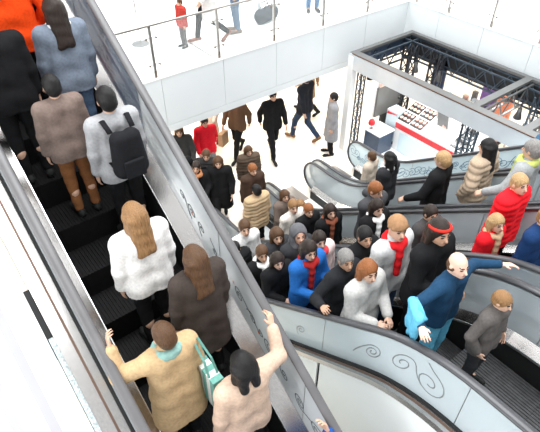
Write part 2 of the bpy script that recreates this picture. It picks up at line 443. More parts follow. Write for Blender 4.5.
# white sloped cladding beside the foreground escalator
def sloped(name, x0, x1, y0, y1, dz, th, m, label, cat):
    vs = [(y, lineA(y) + dz) for y in (y0, y1)]
    return struct(name, MB().sweep(vs, [(x0, 0), (x1, 0), (x1, -th), (x0, -th)]), m, label, cat)
sloped('trim_5', -3.2, .099, -2.0, 6.6, .33, .6, M['white'], 'broad white sloping cladding beside the foreground escalator', 'cladding')
sloped('trim_6', -.172, -.098, -2.0, 6.6, .333, .004, M['grey_stripe'], 'pale grey stripe on the white sloping cladding', 'stripe')
sloped('trim_7', -.40, -.33, -2.0, 6.6, .333, .004, M['grey_stripe'], 'outer pale grey stripe on the white sloping cladding', 'stripe')
sloped('trim_8', .100, .150, 3.15, 3.52, .32, .3, M['gap'], 'black slot between the foreground escalator and the white cladding', 'slot')
sloped('trim_9', .108, .150, -2.0, 3.14, .336, .3, M['pale_strip'], 'speckled blue grey strip along the white cladding edge', 'strip')
struct('floor_high', MB().box(-3.4, 2.1, 9.2, 10.6, 6.0, 6.49), M['floor_up'], 'white landing above the foreground escalator', 'floor')

# ================================================================== TRUSSED EXHIBITION STAND
KX0, KX1, KY0, KY1, KZ = 8.60, 10.80, 1.2, 8.03, 2.66
kt = thing('exhibition_stand', 'trussed exhibition stand with silver front beam under the gallery corner', 'stand', (9.7, 4.6, 0)); kp = []
def K(mb, name, m, **k):
    o = mb.build(name, m, kt, **k); kp.append(o); return o
def truss_beam(p0, p1, drop, name='truss_beam', m=None, step=.5, w=.035):
    p0 = Vector(p0); p1 = Vector(p1); L = (p1 - p0).length; d = (p1 - p0) / L; dn = Vector((0, 0, -drop)); side = d.cross(Vector((0, 0, 1))) * .13
    mb = MB()
    for o_ in (side, -side):
        mb.bar(p0 + o_, p1 + o_, w); mb.bar(p0 + o_ + dn, p1 + o_ + dn, w)
        n = max(2, int(L / step))
        for i in range(n):
            a = p0 + d * (L * i / n); c = p0 + d * (L * (i + .5) / n); e = p0 + d * (L * (i + 1) / n)
            mb.bar(a + o_ + dn, c + o_, w * .6); mb.bar(c + o_, e + o_ + dn, w * .6)
    return K(mb, name, m or M['truss'])
def truss_tower(x, y, z0, z1, m, w=.24, r=.03):
    mb = MB(); h = w / 2
    cs = [(x - h, y - h), (x + h, y - h), (x + h, y + h), (x - h, y + h)]
    for c in cs: mb.bar((*c, z0), (*c, z1), r * 1.3)
    n = int((z1 - z0) / .32)
    for i in range(n):
        a = z0 + (z1 - z0) * i / n; e = z0 + (z1 - z0) * (i + 1) / n
        for k in range(4):
            c, d = cs[k], cs[(k + 1) % 4]
            mb.bar((*c, a), (*d, e), r * .7); mb.bar((*c, a), (*d, a), r * .7)
    return K(mb, 'truss_tower', m)
# top ring of flat grey frame
for name, bx in (('top_frame', (KX0, KX0 + .20, KY0, KY1)), ('top_frame', (KX1 - .12, KX1, KY0, KY1)), ('top_frame', (KX0 + .2, KX1 - .12, KY1 - .12, KY1)),
                 ('top_frame', (KX0 + .2, KX1 - .12, 4.62, 4.78)), ('top_frame', (KX0 + .2, KX1 - .12, 3.50, 3.66)), ('top_frame', (KX0 + .2, KX1 - .12, KY0, KY0 + .12))):
    K(MB().box(bx[0], bx[1], bx[2], bx[3], KZ - .06, KZ), name, M['frame_grey'])
K(MB().box(KX0 - .02, KX0 + .04, KY0, KY1, KZ - .38, KZ - .01), 'front_beam', M['silver'])
K(MB().box(KX0 - .026, KX0 - .004, KY0, KY1 - .1, KZ - .012, KZ + .012), 'beam_edge', M['bronze'])
K(MB().box(KX1 - .06, KX1 - .03, KY0, KY1 - .05, KZ - .60, KZ - .05), 'valance_panel', M['black_panel'])
K(MB().box(KX0 + .1, KX1 - .05, KY1 - .04, KY1 - .02, KZ - .45, KZ - .05), 'valance_panel', M['navy_panel'])
truss_beam((KX1 - .22, KY0 + .1, KZ - .1), (KX1 - .22, KY1 - .1, KZ - .1), .42, m=M['truss_blue'])
truss_beam((KX0 + .1, KY1 - .2, KZ - .1), (KX1 - .1, KY1 - .2, KZ - .1), .38, m=M['truss_blue'])
truss_beam((KX0 + .1, 4.70, KZ - .1), (KX1 - .1, 4.70, KZ - .1), .40, m=M['frame_grey'])
truss_beam((KX0 + .1, 3.58, KZ - .1), (KX1 - .1, 3.58, KZ - .1), .40, m=M['frame_grey'])
K(MB().box(KX0 - .03, KX0 + .13, KY1 - .16, KY1 + .006, 0.01, KZ - .065), 'corner_post', M['white'])
truss_tower(KX0 + .26, KY1 - .22, 0.01, KZ - .1, M['truss_blue'], .13, .02)
truss_tower(KX1 - .45, KY1 - .4, 0.01, KZ - .1, M['truss'])
truss_tower(KX1 - .3, 6.9, 0.01, KZ - .1, M['truss'])
truss_tower(8.95, 4.75, 0.01, KZ - .1, M['truss_blue'])
truss_tower(10.3, 4.1, 0.01, KZ - .1, M['truss_blue'])
K(MB().box(KX0, KX1, KY0, KY1, .003, .05), 'platform', M['white'])
K(MB().box(KX1 - .06, KX1 - .02, 6.75, 7.1, .05, KZ - .4), 'back_panel', M['navy_panel'])
rebase(kt, kp)

# display counter with red band
ct = thing('display_counter', 'white display counter with a red band inside the trussed stand', 'counter', (9.95, 6.3, .05)); kp = []
def Kc(root, mb, name, m, **k):
    o = mb.build(name, m, root, **k); kp.append(o); return o
Kc(ct, MB().box(9.62, 10.35, 4.95, 7.12, .05, .92), 'body', M['white'])
Kc(ct, MB().box(9.60, 9.625, 4.95, 7.12, .70, .84), 'red_band', M['red'])
Kc(ct, MB().box(9.605, 9.62, 5.0, 6.95, .08, .62), 'front_panel', M['pale_blue'])
Kc(ct, MB().slab([(9.62, .92), (10.35, .92), (10.35, 1.22)], 'y', 4.98, 7.10), 'sloped_top', M['white'])
rebase(ct, kp)
sg = thing('sign_pillar', 'pale blue sign pillar with dark chevron at the end of the red banded counter', 'sign', (9.8, 7.3, .05)); kp = []
Kc(sg, MB().box(9.66, 10.0, 7.14, 7.50, .05, 1.05), 'body', M['pale_blue'])
Kc(sg, MB().slab([(9.655, .14), (9.655, .22), (10.0, .22), (10.0, .14)], 'y', 7.125, 7.14).box(9.64, 9.66, 7.14, 7.5, .14, .22), 'chevron', M['black'])
Kc(sg, MB().slab([(7.16, 1.0), (7.48, 1.0), (7.48, .93)], 'x', 9.645, 9.66), 'red_corner', M['red'])
rebase(sg, kp)
def on_slope(x): return .92 + .30 * (x - 9.62) / .73
# trays of palettes on the counter
for i, (x, y, lab) in enumerate([(9.78, 6.93, 'front tray of peach palettes on the counter, next to the sign pillar'), (10.12, 6.93, 'back tray of peach palettes on the counter, next to the sign pillar'),
                                 (9.78, 6.55, 'front tray of peach palettes on the counter, beside the framed picture'), (10.12, 6.55, 'back tray of peach palettes on the counter, beside the framed picture'),
                                 (9.80, 5.35, 'front tray of dark cosmetics on the counter beyond the framed picture'), (10.12, 5.35, 'back tray of dark cosmetics on the counter beyond the framed picture')]):
    tr = thing('display_tray', lab, 'tray', (x, y, on_slope(x) + .004), 0, 'trays on the display counter'); tr.rotation_euler = (0, -math.atan(.30 / .73), 0)
    MB().box(-.15, .15, -.17, .17, 0, .03).build('tray', M['black'] if i < 4 else M['grey_panel'], tr)
    for a in (-.075, .075):
        for c in (-.11, 0, .11):
            MB().lathe((a, c, .03), [(.045, 0), (.045, .012), (.035, .02)], 14).build('palette', M['pink'] if i < 4 else (M['white'] if a < 0 else M['black']), tr)
fr = thing('picture_frame', 'white framed picture standing on the red banded counter', 'picture', (9.95, 5.98, on_slope(9.95) + .005), PI / 2); fr.rotation_euler = (-.25, 0, PI / 2)
MB().box(-.20, .20, -.015, .015, 0, .55).build('frame', M['steel'], fr)
MB().box(-.15, .15, .0151, .019, .07, .48).build('print', M['frame_grey'], fr)
MB().slab([(-.12, .07), (.02, .07), (-.02, .16), (-.1, .12)], 'y', .0195, .021).build('product_image', M['pink'], fr)
# tall screen, dark plinth, stool lamp
sc_ = thing('display_screen', 'tall grey screen standing behind the silver corner post', 'screen', (10.15, 7.72, .05)); kp = []
Kc(sc_, MB().box(9.40, 10.30, 7.66, 7.72, .80, 1.62), 'screen', M['grey_panel'])
Kc(sc_, MB().box(9.38, 10.32, 7.72, 7.76, .76, 1.80), 'frame', M['white'])
for a in (9.42, 9.9): Kc(sc_, MB().box(a, a + .2, 7.650, 7.66, 1.64, 1.78), 'header_print', M['pink'])
Kc(sc_, MB().box(9.7, 10.0, 7.66, 7.76, .05, .78), 'foot', M['black'])
rebase(sc_, kp)
pl = thing('display_plinth', 'dark navy plinth with a white top under the grey screen', 'plinth', (9.3, 7.4, .05)); kp = []
Kc(pl, MB().box(9.02, 9.55, 7.1, 7.6, .05, .62), 'body', M['navy_panel']); Kc(pl, MB().box(9.0, 9.57, 7.08, 7.62, .62, .66), 'top', M['white'])
rebase(pl, kp)
rl = thing('table_lamp', 'small red lamp on the navy plinth', 'lamp', (9.12, 7.5, .66))
MB().lathe((0, 0, 0), [(.05, 0), (.05, .015), (.01, .03), (.01, .14)], 12).build('base', M['steel_dark'], rl)
MB().lathe((0, 0, .12), [(.085, 0), (.09, .06), (.06, .13), (.02, .15)], 16).build('lamp_shade', M['red'], rl, smooth=True)
# spotlights hanging from the trusses
for x, y, lab in [(10.23, 7.30, 'dark spotlight hanging by the back truss tower'), (10.28, 6.62, 'dark spotlight hanging in front of the white back wall'), (10.2, 4.45, 'dark spotlight hanging beside the grey cross beam'), (9.05, 7.70, 'dark spotlight hanging next to the silver corner post')]:
    sp = thing('spotlight', lab, 'spotlight', (x, y, 2.10), 0, 'spotlights on the trussed stand')
    MB().bar((0, 0, .08), (0, 0, .48), .018).build('hanger', M['truss'], sp)
    MB().lathe((0, 0, -.13), [(.085, 0), (.085, .03), (.05, .14), (.045, .24), (.02, .26)], 16).build('lamp_head', M['black'], sp, smooth=True)
    MB().lathe((0, 0, -.135), [(.07, 0), (.07, .006)], 16).build('lens', M['lamp'], sp)
# goods behind the stand, on the lower level
for x, y, m_, w, h, lab in [(12.3, 6.2, 'purple', .5, 1.5, 'purple draped display post behind the trussed stand'), (12.2, 5.75, 'orange_print', .22, 1.3, 'orange print stand next to the purple display post')]:
    d = thing('display_post', lab, 'display', (x, y, 0))
    MB().box(-w / 2, w / 2, -.2, .2, .03, h).build('panel', M[m_], d, bevel=.03); MB().box(-w / 2 - .05, w / 2 + .05, -.25, .25, 0, .03).build('base', M['black'], d)
rg = random.Random(5)
for i, (x, y, lab) in enumerate([(11.7, 7.4, 'white shop table with dark goods behind the back truss tower'), (12.0, 6.75, 'white shop table with dark goods left of the purple post'), (11.8, 5.1, 'white shop table with dark goods behind the grey cross beam')]):
    tb = thing('shop_table', lab, 'table', (x, y, 0), 0, 'shop tables behind the stand')
    MB().box(-.35, .35, -.3, .3, .72, .76).build('tabletop', M['white'], tb)
    for sx in (-.3, .3):
        for sy in (-.25, .25): MB().bar((sx, sy, 0), (sx, sy, .72), .04).build('leg', M['steel'], tb)
    for k in range(5):
        px, py = -.26 + .13 * k, rg.uniform(-.2, .2)
        p = thing('goods_box', ['small dark box', 'small blue box', 'small peach box', 'small white box', 'small grey box'][k] + ' on the ' + lab.split(' with')[0] + lab.split('goods')[1], 'box', (x + px, y + py, .7605), 0, 'goods on the shop tables')
        MB().box(-.05, .05, -.06, .06, 0, rg.uniform(.1, .3)).build('carton', [M['black'], M['navy_panel'], M['pink'], M['pale_blue'], M['grey_panel']][k], p)
        MB().box(-.052, .052, -.03, .03, .03, .06).build('band', M['white'], p)

# stanchion and bench on the gallery
st = thing('stanchion', 'slim post on a round steel disc base behind the left glass railing', 'stanchion', (4.36, 10.1, ZU))
MB().lathe((0, 0, 0), [(.19, 0), (.19, .012), (.05, .03), (.02, .035)], 24).build('base', M['steel_dark'], st)
MB().lathe((0, 0, .03), [(.02, 0), (.02, .88), (.03, .9), (.03, .95)], 12).build('pole', M['steel'], st)
bn = thing('bench', 'white bench on the gallery behind the dark grey holdall', 'bench', (7.75, 10.0, ZU), .25)
MB().box(-.75, .75, -.22, .22, .40, .47).build('seat', M['white'], bn, bevel=.01)
for sx in (-.65, .65): MB().box(sx - .04, sx + .04, -.2, .2, 0, .40).build('leg', M['white'], bn)

# ================================================================== PEOPLE
class SDF:
    def __init__(s, lo, hi, h):
        s.h = h; s.lo = np.array(lo, float); n = np.ceil((np.array(hi) - s.lo) / h).astype(int) + 1
        s.n = n; s.F = np.full(n, .3, np.float32)
        s.ax = [(s.lo[i] + np.arange(n[i]) * h).astype(np.float32) for i in range(3)]
    def sub(s, lo, hi):
        a = np.maximum(0, np.floor((np.array(lo) - s.lo) / s.h).astype(int)); b_ = np.minimum(s.n, np.ceil((np.array(hi) - s.lo) / s.h).astype(int) + 1)
        if np.any(b_ <= a): return None
        sl = tuple(slice(a[i], b_[i]) for i in range(3))
        return sl, np.meshgrid(*[s.ax[i][sl[i]] for i in range(3)], indexing='ij')
    def blend(s, sl, d, k, sub=False):
        F = s.F[sl]
        if sub:
            hh = np.clip(.5 - .5 * (F + d) / k, 0, 1); s.F[sl] = F + (-d - F) * hh + k * hh * (1 - hh)
        elif k <= 0: s.F[sl] = np.minimum(F, d)
        else:
            hh = np.clip(.5 + .5 * (F - d) / k, 0, 1); s.F[sl] = F + (d - F) * hh - k * hh * (1 - hh)
    def cap(s, p0, p1, r0, r1=None, k=.03):
        r1 = r0 if r1 is None else r1; p0 = np.array(p0, float); p1 = np.array(p1, float); m = max(r0, r1) + k + 3 * s.h
        g = s.sub(np.minimum(p0, p1) - m, np.maximum(p0, p1) + m)
        if g is None: return
        sl, (X, Y, Z) = g; d = p1 - p0; L = max(1e-9, d @ d)
        t = np.clip(((X - p0[0]) * d[0] + (Y - p0[1]) * d[1] + (Z - p0[2]) * d[2]) / L, 0, 1)
        q = np.sqrt((X - p0[0] - t * d[0]) ** 2 + (Y - p0[1] - t * d[1]) ** 2 + (Z - p0[2] - t * d[2]) ** 2) - (r0 + (r1 - r0) * t)
        s.blend(sl, q, k)
    def ell(s, c, r, k=.03, R=None, sub=False):
        c = np.array(c, float); r = np.array(r, float); m = r.max() + k + 3 * s.h
        g = s.sub(c - m, c + m)
        if g is None: return
        sl, (X, Y, Z) = g; X = X - c[0]; Y = Y - c[1]; Z = Z - c[2]
        if R is not None: X, Y, Z = (R[0][i] * X + R[1][i] * Y + R[2][i] * Z for i in range(3))
        k0 = np.sqrt((X / r[0]) ** 2 + (Y / r[1]) ** 2 + (Z / r[2]) ** 2); k1 = np.sqrt((X / r[0] ** 2) ** 2 + (Y / r[1] ** 2) ** 2 + (Z / r[2] ** 2) ** 2)
        s.blend(sl, k0 * (k0 - 1) / np.maximum(k1, 1e-6), k, sub)
    def cut_below(s, z): s.F = np.maximum(s.F, (z - s.ax[2])[None, None, :])
    def cut_above(s, z): s.F = np.maximum(s.F, (s.ax[2] - z)[None, None, :])
    def wrinkle(s, amp, fz, ph=0):
        X, Y, Z = np.meshgrid(*s.ax, indexing='ij')
        s.F += (amp * np.sin(fz * Z + 5 * X + ph) * np.sin(17 * X + 9 * Y + 6 * Z + ph)).astype(np.float32)
    def quilt(s, amp, pitch): s.F += (amp * np.abs(np.sin(PI * s.ax[2] / pitch)) * -1 + amp * .5).astype(np.float32)[None, None, :]
    def mesh(s, name, nmat=1, paint=None):
        F = s.F; F[0], F[-1], F[:, 0], F[:, -1], F[:, :, 0], F[:, :, -1] = (.1,) * 6
        IN = F < 0; n = s.n; c = np.zeros(n - 1, np.uint8)
        for dx in (0, 1):
            for dy in (0, 1):
                for dz in (0, 1): c += IN[dx:n[0] - 1 + dx, dy:n[1] - 1 + dy, dz:n[2] - 1 + dz]
        cell = (c > 0) & (c < 8); idx = -np.ones(n - 1, np.int64); I, J, K_ = np.nonzero(cell); idx[I, J, K_] = np.arange(len(I))
        acc = np.zeros((len(I), 3)); cnt = np.zeros(len(I))
        co = [(a, b_, d) for a in (0, 1) for b_ in (0, 1) for d in (0, 1)]
        for p in co:
            for ax in range(3):
                if p[ax]: continue
                q = list(p); q[ax] = 1
                f0 = F[I + p[0], J + p[1], K_ + p[2]]; f1 = F[I + q[0], J + q[1], K_ + q[2]]
                x = (f0 < 0) != (f1 < 0); t = np.where(x, f0 / np.where(x, f0 - f1, 1), 0)
                for a in range(3): acc[:, a] += np.where(x, p[a] + (t if a == ax else 0), 0)
                cnt += x
        V = s.lo + (np.stack([I, J, K_], 1) + acc / cnt[:, None]) * s.h
        quads = []
        for ax in range(3):
            u, v = [(1, 2), (2, 0), (0, 1)][ax]
            A = IN[tuple(slice(0, -1) if a == ax else slice(1, -1) for a in range(3))]
            B_ = IN[tuple(slice(1, None) if a == ax else slice(1, -1) for a in range(3))]
            e = np.stack(np.nonzero(A != B_), 1); e[:, u] += 1; e[:, v] += 1
            fl = IN[e[:, 0], e[:, 1], e[:, 2]]
            def cid(du, dv): q = e.copy(); q[:, u] -= du; q[:, v] -= dv; return idx[q[:, 0], q[:, 1], q[:, 2]]
            Q = np.stack([cid(1, 1), cid(0, 1), cid(0, 0), cid(1, 0)], 1)
            quads.append(np.where(fl[:, None], Q, Q[:, ::-1]))
        Q = np.concatenate(quads); Q = Q[(Q >= 0).all(1)]
        me = bpy.data.meshes.new(name)
        me.vertices.add(len(V)); me.vertices.foreach_set('co', V.astype(np.float32).ravel())
        me.loops.add(len(Q) * 4); me.loops.foreach_set('vertex_index', Q.astype(np.int32).ravel())
        me.polygons.add(len(Q)); me.polygons.foreach_set('loop_start', np.arange(0, len(Q) * 4, 4, dtype=np.int32))
        me.polygons.foreach_set('use_smooth', np.ones(len(Q), bool))
        for i in range(nmat): me.materials.append(None)
        if paint is not None:
            me.polygons.foreach_set('material_index', paint(V[Q].mean(1)).astype(np.int32))
        me.update(); me.validate()
        return me

def rotm(pitch, yaw, roll=0):
    return np.array((Matrix.Rotation(yaw, 3, 'Z') @ Matrix.Rotation(pitch, 3, 'X') @ Matrix.Rotation(roll, 3, 'Y')))
HEAD = np.array((0, .02, 1.635))
def ik(sh, wr, bend, a=.285, c=.265):
    sh = np.array(sh, float); wr = np.array(wr, float); d = wr - sh; L = np.linalg.norm(d)
    if L > (a + c) * .995: wr = sh + d / L * (a + c) * .995; d = wr - sh; L = np.linalg.norm(d)
    u = d / L; t = (a * a - c * c + L * L) / (2 * L); hgt = math.sqrt(max(0, a * a - t * t)); bd = np.array(bend, float); bd -= u * (bd @ u); bd /= np.linalg.norm(bd)
    return sh + u * t + bd * hgt, wr

POSES = {}
def pose(name, rw, lw, legs='stand', pitch=-.12, yaw=0, rcurl=.5, lcurl=.5, rb=(.6, -.6, -.5), lb=(-.6, -.6, -.5), lean=0):
    J = {}
    J['sR'], J['sL'] = np.array((.185, 0, 1.425)), np.array((-.185, 0, 1.425))
    J['eR'], J['wR'] = ik(J['sR'], rw, rb); J['eL'], J['wL'] = ik(J['sL'], lw, lb)
    if legs == 'stand':
        for s, x in (('R', 1), ('L', -1)):
            J['h' + s] = np.array((x * .09, 0, .92)); J['k' + s] = np.array((x * .10, .02, .50)); J['a' + s] = np.array((x * .105, -.025, .085)); J['t' + s] = np.array((x * .125, .13, .035))
    else:
        f, r = ('R', 'L') if legs == 'walkR' else ('L', 'R'); xf = 1 if f == 'R' else -1
        J['h' + f] = np.array((xf * .09, 0, .91)); J['k' + f] = np.array((xf * .09, .20, .53)); J['a' + f] = np.array((xf * .09, .27, .10)); J['t' + f] = np.array((xf * .10, .42, .06))
        J['h' + r] = np.array((-xf * .09, 0, .91)); J['k' + r] = np.array((-xf * .09, -.04, .49)); J['a' + r] = np.array((-xf * .09, -.38, .20)); J['t' + r] = np.array((-xf * .09, -.27, .06))
    J['R'] = rotm(pitch, yaw); J['curl'] = {'R': rcurl, 'L': lcurl}
    POSES[name] = J
pose('down', (.25, .04, .87), (-.25, .04, .87))
pose('pockets', (.25, .08, .95), (-.25, .08, .95), rb=(1, -.8, 0), lb=(-1, -.8, 0))
pose('rail_right_up', (.365, .27, 1.36), (-.25, .05, .88), rcurl=.9, pitch=.10, yaw=-.35, rb=(.2, -.7, -.9))
pose('stand_look', (.25, .04, .87), (-.25, .04, .87), pitch=.10, yaw=-.38)
pose('rail_left_up', (.25, .05, .88), (-.33, .27, 1.37), lcurl=.9, pitch=.1, yaw=-.3, lb=(-.2, -.7, -.9))
pose('rail_left_high', (.25, .05, .88), (-.37, .25, 1.52), lcurl=.9, yaw=.1, lb=(-.1, -.6, -1))
pose('rail_right_high', (.37, .25, 1.49), (-.25, .05, .88), rcurl=.9, rb=(.1, -.6, -1))
pose('rail_right_wide', (.50, .20, 1.38), (-.25, .05, .88), rcurl=.9, pitch=.1, yaw=-.35, rb=(.2, -.7, -.9))
pose('rail_right_down', (.345, .28, 1.03), (-.25, .05, .88), rcurl=.9, pitch=-.2)
pose('rail_left_down', (.25, .05, .88), (-.345, .28, 1.03), lcurl=.9, pitch=-.2)
pose('phone', (.10, .30, 1.13), (-.10, .30, 1.10), pitch=.02, yaw=-.3, rcurl=.9, lcurl=.9)
pose('arms_folded', (-.06, .24, 1.10), (.06, .26, 1.04), rb=(1, -.3, -.5), lb=(-1, -.3, -.5), pitch=.02, yaw=-.3)
pose('arms_wide', (.60, .16, 1.34), (-.62, .16, 1.36), rcurl=.9, lcurl=.6, pitch=.10, yaw=-.25)
pose('reach_back', (-.05, .22, 1.08), (-.40, -.28, 1.20), lb=(0, -1, -.4), pitch=-.1)
pose('reach_rail', (.48, .26, 1.47), (-.26, .02, .87), rcurl=.9, pitch=-.1, rb=(.1, -.6, -1))
pose('walk_one', (.24, -.17, .92), (-.24, .22, .95), 'walkR')
pose('walk_two', (.24, .22, .95), (-.24, -.17, .92), 'walkL')
pose('walk_bag', (.27, .03, .86), (-.24, -.15, .92), 'walkL', rcurl=1.1)

def hand(s, J, side):
    e, w = J['e' + side], J['w' + side]; d = (w - e) / np.linalg.norm(w - e); sg = 1 if side == 'R' else -1
    # palm faces the body / down; thumb side is forward
    n0 = np.array((-sg * .5, 0, -1.0)) if abs(d[2]) < .75 else np.array((-sg * 1.0, 0, 0)); n = n0 - d * (n0 @ d); n /= np.linalg.norm(n)
    th = np.cross(d, n); th /= np.linalg.norm(th)
    if abs(d[2]) < .75: th *= -1 if th @ np.array((-sg, 0, 0)) < 0 else 1
    else: th *= -1 if th[1] < 0 else 1
    k1 = .010
    kn = []
    for i, o in enumerate((.030, .010, -.010, -.029)):
        base = w + th * o * .55 + d * .01; kk = w + d * (.088 - .004 * abs(i - 1)) + th * o; s.cap(base, kk, .014, .0115, k1); kn.append(kk)
    c = J['curl'][side]
    for kk, L, i in zip(kn, (.070, .078, .073, .056), range(4)):
        p = kk; a = c * (.35 + .08 * i)
        dd = d + th * (.09 * (1.5 - i))
        for sgm, fr_ in enumerate((.45, .32, .25)):
            a2 = a + c * .55 * sgm; q = p + (dd * math.cos(a2) + n * math.sin(a2)) / np.linalg.norm(dd) * L * fr_
            s.cap(p, q, .0090 - .0008 * sgm, .0084 - .0008 * sgm, .004); p = q
    p = w + d * .022 + th * .020; q = p + (d * .55 + th * .75 + n * .3) * .036; r_ = q + (d * .85 + th * .25 + n * .35) * .030; s.cap(p, q, .013, .0105, .008); s.cap(q, r_, .0105, .0085, .006)

_body = {}
def body_mesh(pn):
    if pn in _body: return _body[pn]
    J = POSES[pn]; pts = np.array([J[k] for k in ('sR', 'sL', 'eR', 'eL', 'wR', 'wL', 'aR', 'aL', 'tR', 'tL', 'kR', 'kL')])
    lo = np.minimum(pts.min(0) - .22, (-.26, -.2, 0)); hi = np.maximum(pts.max(0) + .22, (.26, .22, 1.79)); lo[2] = -.02
    s = SDF(lo, hi, .0085)
    for x in (1, -1):
        s.cap((x * .08, 0, .95), (x * .075, 0, 1.15), .095, .085, .05); s.cap((x * .075, 0, 1.15), (x * .095, -.005, 1.36), .085, .095, .05)
    for q in 'RL':
        s.cap((0, 0, 1.42), J['s' + q], .06, .06, .04)
        s.cap(J['s' + q], J['e' + q], .05, .038, .02); s.cap(J['e' + q], J['w' + q], .037, .024, .015)
        s.cap(J['h' + q], J['k' + q], .085, .052, .03); s.cap(J['k' + q], (J['k' + q] * .6 + J['a' + q] * .4) - np.array((0, .015, 0)), .052, .05, .02); s.cap((J['k' + q] * .6 + J['a' + q] * .4) - np.array((0, .015, 0)), J['a' + q], .05, .034, .02)
        s.cap(J['a' + q] - np.array((0, .02, .02)), J['t' + q], .032, .026, .02)
        hand(s, J, q)
    s.cap((0, -.01, 1.43), HEAD - np.array((0, .03, .06)), .056, .052, .03)
    R = J['R']; L = lambda p: HEAD + R @ np.array(p)
    s.ell(L((0, -.008, .018)), (.076, .096, .100), .01, R); s.ell(L((0, .022, -.045)), (.060, .074, .074), .03, R); s.ell(L((0, .062, -.088)), (.026, .026, .022), .02, R)
    for x in (1, -1):
        s.ell(L((x * .034, .094, .006)), (.020, .014, .012), .012, R, sub=True); s.ell(L((x * .032, .076, .004)), (.017, .014, .012), .004, R)
        s.ell(L((x * .078, -.005, -.010)), (.012, .022, .032), .008, R); s.cap(L((x * .018, .090, .022)), L((x * .045, .080, .022)), .008, .007, .008)
    s.cap(L((0, .086, .008)), L((0, .112, -.028)), .010, .0135, .012); s.cap(L((-.018, .090, -.058)), L((.018, .090, -.058)), .009, .009, .008)
    Ri = R.T
    def paint(C):
        q = (C - HEAD) @ R; m = np.zeros(len(C), int)
        eye = ((np.abs(np.abs(q[:, 0]) - .032) < .013) & (np.abs(q[:, 2] - .004) < .008) & (q[:, 1] > .06)) | ((np.abs(np.abs(q[:, 0]) - .032) < .019) & (np.abs(q[:, 2] - .027) < .0055) & (q[:, 1] > .06))
        lip = (np.abs(q[:, 0]) < .024) & (np.abs(q[:, 2] + .058) < .009) & (q[:, 1] > .08)
        m[eye] = 1; m[lip] = 2; return m
    _body[pn] = s.mesh('body', 3, paint); return _body[pn]

_cl = {}
def top_mesh(pn, kind):
    if (pn, kind) in _cl: return _cl[pn, kind]
    J = POSES[pn]; pts = np.array([J[k] for k in ('sR', 'sL', 'eR', 'eL', 'wR', 'wL')])
    hem = {'jacket': .80, 'sweater': .88, 'coat': .50, 'puffer': .78, 'dress': .42}[kind]; fat = {'jacket': .012, 'sweater': 0, 'coat': .016, 'puffer': .032, 'dress': .004}[kind]
    lo = np.minimum(pts.min(0) - .14, (-.36, -.30, hem - .05)); hi = np.maximum(pts.max(0) + .14, (.36, .30, 1.62)); lo[2] = min(hem - .05, lo[2])
    s = SDF(lo, hi, .0125)
    for x in (1, -1):
        s.cap((x * .095, 0, 1.38), (x * .085, 0, 1.15), .108 + fat, .102 + fat, .06)
        s.cap((x * .085, 0, 1.15), (x * .09, 0, .92), .102 + fat, .122 + fat, .06)
        if hem < .85: s.cap((x * .09, 0, .92), (x * .10, 0, hem - .15), .122 + fat, (.135 if hem > .7 else .17) + fat, .05)
    s.cut_below(hem)
    for q in 'RL':
        s.cap((0, -.005, 1.42), J['s' + q], .075 + fat, .072 + fat, .04)
        s.cap(J['s' + q], J['e' + q], .066 + fat, .056 + fat, .03); s.cap(J['e' + q], J['e' + q] * .12 + J['w' + q] * .88, .054 + fat, .044 + fat * .8, .02)
    s.cap((0, -.012, 1.44), (0, -.005, 1.50), .074, .066, .03)
    s.wrinkle(.0035, 34)
    if kind == 'puffer': s.quilt(.016, .085)
    _cl[pn, kind] = s.mesh(kind, 1); return _cl[pn, kind]
_tr = {}
def trouser_mesh(J, key):
    if key in _tr: return _tr[key]
    s = SDF((-.30, -.55, .03), (.30, .5, 1.08), .0125)
    for x in (1, -1): s.cap((x * .075, 0, 1.0), (x * .08, 0, .90), .102, .108, .05)
    for q in 'RL':
        s.cap(J['h' + q], J['k' + q], .102, .070, .03); s.cap(J['k' + q], J['a' + q] + (J['k' + q] - J['a' + q]) * .06, .070, .056, .02)
    s.wrinkle(.004, 40); s.F = np.maximum(s.F, (s.ax[2] - 1.04)[None, None, :])
    _tr[key] = s.mesh('trousers', 1); return _tr[key]
_sh = {}
def shoe_mesh(J, q, key):
    if (key, q) in _sh: return _sh[key, q]
    a, t = J['a' + q], J['t' + q]; s = SDF(np.minimum(a, t) - .15, np.maximum(a, t) + .16, .0085)
    d = t - a; f = np.array((d[0], d[1], 0)); f /= np.linalg.norm(f); heel = a - f * .045 + np.array((0, 0, -.045)) if key == 'stand' else a - (t - a) / np.linalg.norm(t - a) * .05 + np.array((0, 0, -.035))
    s.cap(heel, t, .038, .040, .02); s.cap(t, t + (t - heel) / np.linalg.norm(t - heel) * .045, .040, .034, .02); s.cap(a, heel, .048, .04, .02)
    if key == 'stand': s.cut_below(.002)
    pz = (heel[2] + t[2]) / 2
    def paint(C): return (C[:, 2] < (.022 if key == 'stand' else -9)).astype(int)
    _sh[key, q] = s.mesh('shoe', 2, paint); return _sh[key, q]

